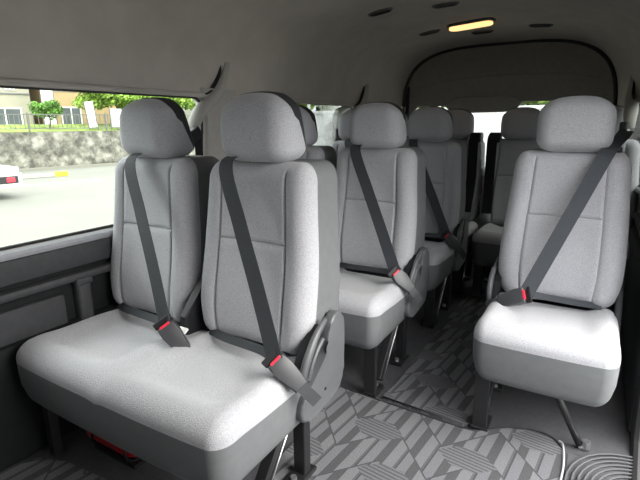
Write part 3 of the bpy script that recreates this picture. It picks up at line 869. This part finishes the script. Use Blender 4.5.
def house(label, x0, x1, y0, y1, h, mat, wins, roofmat='roof', extra=None):
    t = thing('house', label, 'house', MW @ V(((x0 + x1) / 2, y0, .85)), math.atan2(U.y, U.x), 'houses beyond the stone wall')
    hw = (x1 - x0) / 2; d = y1 - y0
    bm = bmesh.new(); box(bm, (-hw, 0, 0), (hw, d, h)); link('walls', bm, mat, t, False)
    bm = bmesh.new(); poly_prism(bm, [(-hw - .2, h), (hw + .2, h), (hw * .5, h + 1.6), (-hw * .5, h + 1.6)], -.5, d + .5, 'y'); link('roof', bm, roofmat, t, False)
    for (a, b, za, zb) in wins:
        bm = bmesh.new(); box(bm, (a, -.04, za), (b, .02, zb)); w = link('window', bm, 'white', t, False)
        bm = bmesh.new()
        mid = (a + b) / 2
        box(bm, (a + .06, -.05, za + .06), (mid - .03, -.03, zb - .06)); box(bm, (mid + .03, -.05, za + .06), (b - .06, -.03, zb - .06))
        link('pane', bm, 'hwin', w, False)
    if extra: extra(t, hw, h)
    return t
def balcony(t, hw, h):
    bm = bmesh.new(); box(bm, (-hw, -1.1, 1.25), (2.0, 0, 1.85), None, .01); b = link('balcony', bm, 'hgrey', t, False)
    bm = bmesh.new(); box(bm, (-hw, -1.12, 1.18), (2.02, -.02, 1.25)); link('balcony_slab', bm, 'fence', b, False)
    bm = bmesh.new(); box(bm, (-hw - .1, -.05, 1.72), (hw, -.0, 1.78)); link('string_course', bm, 'roof', t, False)
house('cream two-storey house with a balcony beyond the fence', -6.4, 2.5, 5.5, 13, 5.2, 'cream',
      [(.85, 1.75, -.1, 1.15), (2.9, 3.3, 1.9, 2.6), (3.45, 3.85, 1.9, 2.6), (.6, 1.5, 2.0, 2.6), (2.6, 4.0, .25, 1.1)], extra=balcony)
def tan_top(t, hw, h):
    bm = bmesh.new(); box(bm, (-hw - .02, -.03, 1.95), (hw + .02, .01, h)); link('upper_cladding', bm, 'hgrey', t, False)
house('tan house with a white framed window, half hidden by the tree', 3.2, 8.2, 6.0, 13, 5.0, 'tan', [(-1.75, -.75, .1, 1.2), (-1.2, -.4, 2.1, 2.8)], extra=tan_top)
house('pale grey house among the trees farther along', 13.5, 20, 6.5, 13, 5.0, 'hgrey', [(-2, -.6, .5, 1.8), (.6, 2, .5, 1.8)])

def crown_bm(c, rx, ry, rz, n, size, seed):
    rnd = random.Random(seed); bm = bmesh.new()
    blobs = []
    for k in range(14):
        a = rnd.uniform(0, 2 * PI); e = rnd.uniform(-.8, 1); q = rnd.uniform(.35, .75)
        blobs.append((V((math.cos(a) * q * rx, math.sin(a) * q * ry, e * q * rz)), rnd.uniform(.32, .55)))
    for k in range(n):
        b, s = rnd.choice(blobs)
        d = V((rnd.gauss(0, 1), rnd.gauss(0, 1), rnd.gauss(0, 1))).normalized() * (rnd.random() ** .4)
        p = V(c) + b + V((d.x * s * rx, d.y * s * ry, d.z * s * rz))
        nrm = V((rnd.gauss(0, 1), rnd.gauss(0, 1), rnd.gauss(0, .8) + .5)).normalized(); t1 = nrm.orthogonal().normalized(); t2 = nrm.cross(t1)
        s2 = size * rnd.uniform(.6, 1.3)
        vs = [bm.verts.new(p + t1 * s2 * a + t2 * s2 * b * .6) for a, b in ((-1, 0), (0, -.8), (1, 0), (0, .8))]
        bm.faces.new(vs)
    return bm
def tree(wx_, wy, zb, h, r, label, mat='leaf', n=5000, seed=1, size=.13, trunk=.16):
    p = MW @ V((wx_, wy, zb))
    t = thing('tree', label, 'tree', p, 0, 'trees beyond the wall')
    bm = bmesh.new(); tube(bm, catmull([(0, 0, 0), (.05, .05, h * .3), (-.05, .1, h * .6), (0, .1, h * .85)], 4), [trunk * (1 - k / 14) for k in range(13)], 8); link('trunk', bm, 'bark', t)
    rnd = random.Random(seed)
    bm = bmesh.new()
    for k in range(5):
        a = k * 1.3; tube(bm, catmull([(0, .05, h * .45), (math.cos(a) * r * .3, math.sin(a) * r * .3, h * .6), (math.cos(a) * r * .7, math.sin(a) * r * .7, h * .75)], 4), [trunk * .4 * (1 - k2 / 10) for k2 in range(9)], 6)
    link('branches', bm, 'bark', t)
    link('crown', crown_bm((0, 0, h * .68), r, r, h * .36, n, size, seed), mat, t, False)
tree(5.4, 2.4, .86, 2.5, 1.75, 'leafy green tree rising above the fence beside the tan house', n=7000, seed=3, size=.10, trunk=.12)
tree(8.3, 2.5, .86, 2.6, 1.75, 'bright green tree in the middle of the three behind the stone wall', n=7000, seed=5, size=.10, trunk=.12)
tree(11.2, 2.5, .86, 2.5, 1.65, 'bright green tree at the rear corner of the large side window', n=7000, seed=8, size=.10, trunk=.12)
tree(2.1, 1.6, .86, 1.35, .70, 'small shrub-like tree between the cream house and the tan house', 'leafd', 2500, 12, .06, .04)
tree(25, 3.4, .86, 5.0, 3.0, 'broad green tree seen through the second side window', n=6000, seed=21, size=.2)
tree(32, 3.4, .86, 5.0, 3.0, 'green tree at the far end of the fence', n=6000, seed=22, size=.2)

# white banners standing behind the fence
def banner(x, y, w, h, lean, label):
    t = thing('banner_board', label, 'board', MW @ V((x, y, .85)), math.atan2(U.y, U.x), 'white boards behind the fence')
    R = Matrix.Rotation(lean, 4, 'Y')
    bm = bmesh.new(); box(bm, (-w / 2, -.03, .15), (w / 2, .03, h), R, .01); link('board', bm, 'white', t, False)
    bm = bmesh.new()
    box(bm, (-w / 2 - .04, -.02, 0), (-w / 2, .02, h), R); box(bm, (w / 2, -.02, 0), (w / 2 + .04, .02, h), R); link('frame', bm, 'fence', t, False)
banner(2.85, 4.0, .50, 3.0, 0, 'tall white board standing between the cream and tan houses')
banner(3.75, 1.0, .34, 1.25, -.10, 'leaning white board behind the fence in front of the tree')
banner(4.75, .9, .50, .95, 0, 'low white board behind the fence under the tree')

# white flatbed truck at the edge of the view
def truck():
    a = math.atan2(-1, -.25)
    p = V((-11.30, 5.98, G))
    t = thing('parked_truck', 'white truck parked outside at the window edge with a red tail lamp', 'truck', p, math.atan2(U.y, U.x) + .12)
    # local x along the wall direction: truck's tail at x=0, body to -x
    bm = bmesh.new(); box(bm, (-4.2, .0, .62), (-.0, 1.7, .76), None, .02); link('bed', bm, 'whitecar', t, False)
    bm = bmesh.new(); box(bm, (-5.6, .02, .50), (-.50, 1.68, 2.15), None, .06); link('cargo_box', bm, 'whitecar', t, False)
    bm = bmesh.new(); box(bm, (-.9, .0, .30), (.05, 1.7, .62), None, .03, 3); b = link('rear_bumper', bm, 'whitecar', t, False)
    bm = bmesh.new(); box(bm, (-.75, -.012, .38), (-.05, .02, .55), None, .01); l = link('lamp_housing', bm, 'tyre', b, False)
    bm = bmesh.new(); box(bm, (-.30, -.022, .41), (-.12, .0, .52), None, .008); link('tail_lamp', bm, 'amber', b, False)
    for xx in (-1.6, -4.6):
        for yy in (.12, 1.58):
            bm = bmesh.new(); cyl(bm, (xx, yy - .09, .32), (xx, yy + .09, .32), .32, n=24); link('wheel', bm, 'tyre', t, False)
truck()
t = thing('wheel_stop', 'low pale kerb bar with a yellow painted end on the car park', 'wheel stop', MW @ V((-.02, -3.4, G)), math.atan2(U.y, U.x))
bm = bmesh.new(); box(bm, (-1.9, -.07, 0), (.72, .07, .13), None, .02); link('bar', bm, 'hgrey', t, False)
bm = bmesh.new(); box(bm, (.70, -.08, 0), (1.12, .08, .17), None, .02); g = link('end_cap', bm, 'yellow', t, False); g['label'] = 'yellow painted end'

# white panel hoarding behind the van
t = thing('white_panel_fence', 'tall white panel fence with steel posts seen through the rear window', 'fence', (-2.5, 19, G))
bm = bmesh.new(); box(bm, (-13, 0, 0), (14, .06, 2.25)); link('panels', bm, 'white', t, False)
bm = bmesh.new(); box(bm, (-13, -.05, 2.15), (14, .10, 2.27)); link('top_rail', bm, 'white', t, False)
pz = None
for k in range(14):
    if pz is None:
        bm = bmesh.new(); box(bm, (-.05, .08, 0), (.05, .18, 3.3)); pz = o = link('post', bm, 'white', t, False)
    else:
        o = pz.copy(); COL.objects.link(o); o.parent = t
    o.location = (-12.9 + 2.06 * k, 0, 0)
def tree2(x, y, h, r, label, seed):
    t = thing('tree', label, 'tree', (x, y, G), 0, 'trees behind the white fence')
    bm = bmesh.new(); tube(bm, catmull([(0, 0, 0), (.1, 0, h * .3), (0, .1, h * .7)], 4), [.2 * (1 - k / 10) for k in range(9)], 8); link('trunk', bm, 'bark', t)
    link('crown', crown_bm((0, 0, h * .62), r, r, h * .42, 6000, .22, seed), 'leaf', t, False)
tree2(-13.2, 23, 6, 2.4, 'green tree behind the white fence, seen through the second side window', 31)
tree2(-8.6, 24, 6, 2.5, 'green tree behind the white fence at the rear window edge', 32)
tree2(-2.9, 24, 6, 2.5, 'green tree behind the white fence, above the rear window near the single seat', 33)
tree2(2.8, 24, 6, 2.4, 'green tree behind the white fence at the sliding door side', 34)

# ------------------------------------------------------------------ light, camera
w = bpy.data.worlds.new('sky'); SC.world = w; w.use_nodes = True
nt = w.node_tree; bg = nt.nodes['Background']
tc = nt.nodes.new('ShaderNodeTexCoord'); sp = nt.nodes.new('ShaderNodeSeparateXYZ'); nt.links.new(tc.outputs['Generated'], sp.inputs[0])
rp = nt.nodes.new('ShaderNodeValToRGB'); rp.color_ramp.elements[0].position = .0; rp.color_ramp.elements[0].color = (.36, .375, .39, 1)
rp.color_ramp.elements[1].position = .85; rp.color_ramp.elements[1].color = (1, 1, 1, 1)
nt.links.new(sp.outputs['Z'], rp.inputs['Fac']); nt.links.new(rp.outputs['Color'], bg.inputs['Color'])
bg.inputs['Strength'].default_value = 2.3
sd = bpy.data.lights.new('sun', 'SUN'); sd.energy = 1.3; sd.angle = math.radians(45); sd.color = (1, .96, .88)
so = bpy.data.objects.new('sun', sd); COL.objects.link(so); so.rotation_euler = V((-1, .02, -.72)).to_track_quat('-Z', 'Y').to_euler()
bm = None

cam = bpy.data.cameras.new('camera'); co = bpy.data.objects.new('camera', cam); COL.objects.link(co); SC.camera = co
cam.sensor_fit = 'HORIZONTAL'; cam.sensor_width = 36; cam.lens = 464.75 / 640 * 36; cam.clip_start = .02; cam.clip_end = 300
YAW, PIT, ROL = math.radians(30.74), math.radians(13.97), math.radians(-.57)
f = V((-math.sin(YAW) * math.cos(PIT), math.cos(YAW) * math.cos(PIT), -math.sin(PIT)))
r = V((math.cos(YAW), math.sin(YAW), 0)); u = r.cross(f)
# picture = level picture turned by ROL (y down)
r2 = r * math.cos(ROL) + u * math.sin(ROL); u2 = u * math.cos(ROL) - r * math.sin(ROL)
M = Matrix((r2, u2, -f)).transposed().to_4x4(); M.translation = (0.6316, 0, 1.0245)
co.matrix_world = M

SC.view_settings.view_transform = 'Standard'; SC.view_settings.look = 'None'; SC.view_settings.gamma = 1
SC.view_settings.exposure = 1.95
try: SC.view_settings.use_curve_mapping = False
except Exception: pass
SC.cycles.max_bounces = 10; SC.cycles.diffuse_bounces = 3; SC.cycles.transparent_max_bounces = 12
SC.cycles.use_denoising = True; SC.cycles.sample_clamp_indirect = 4
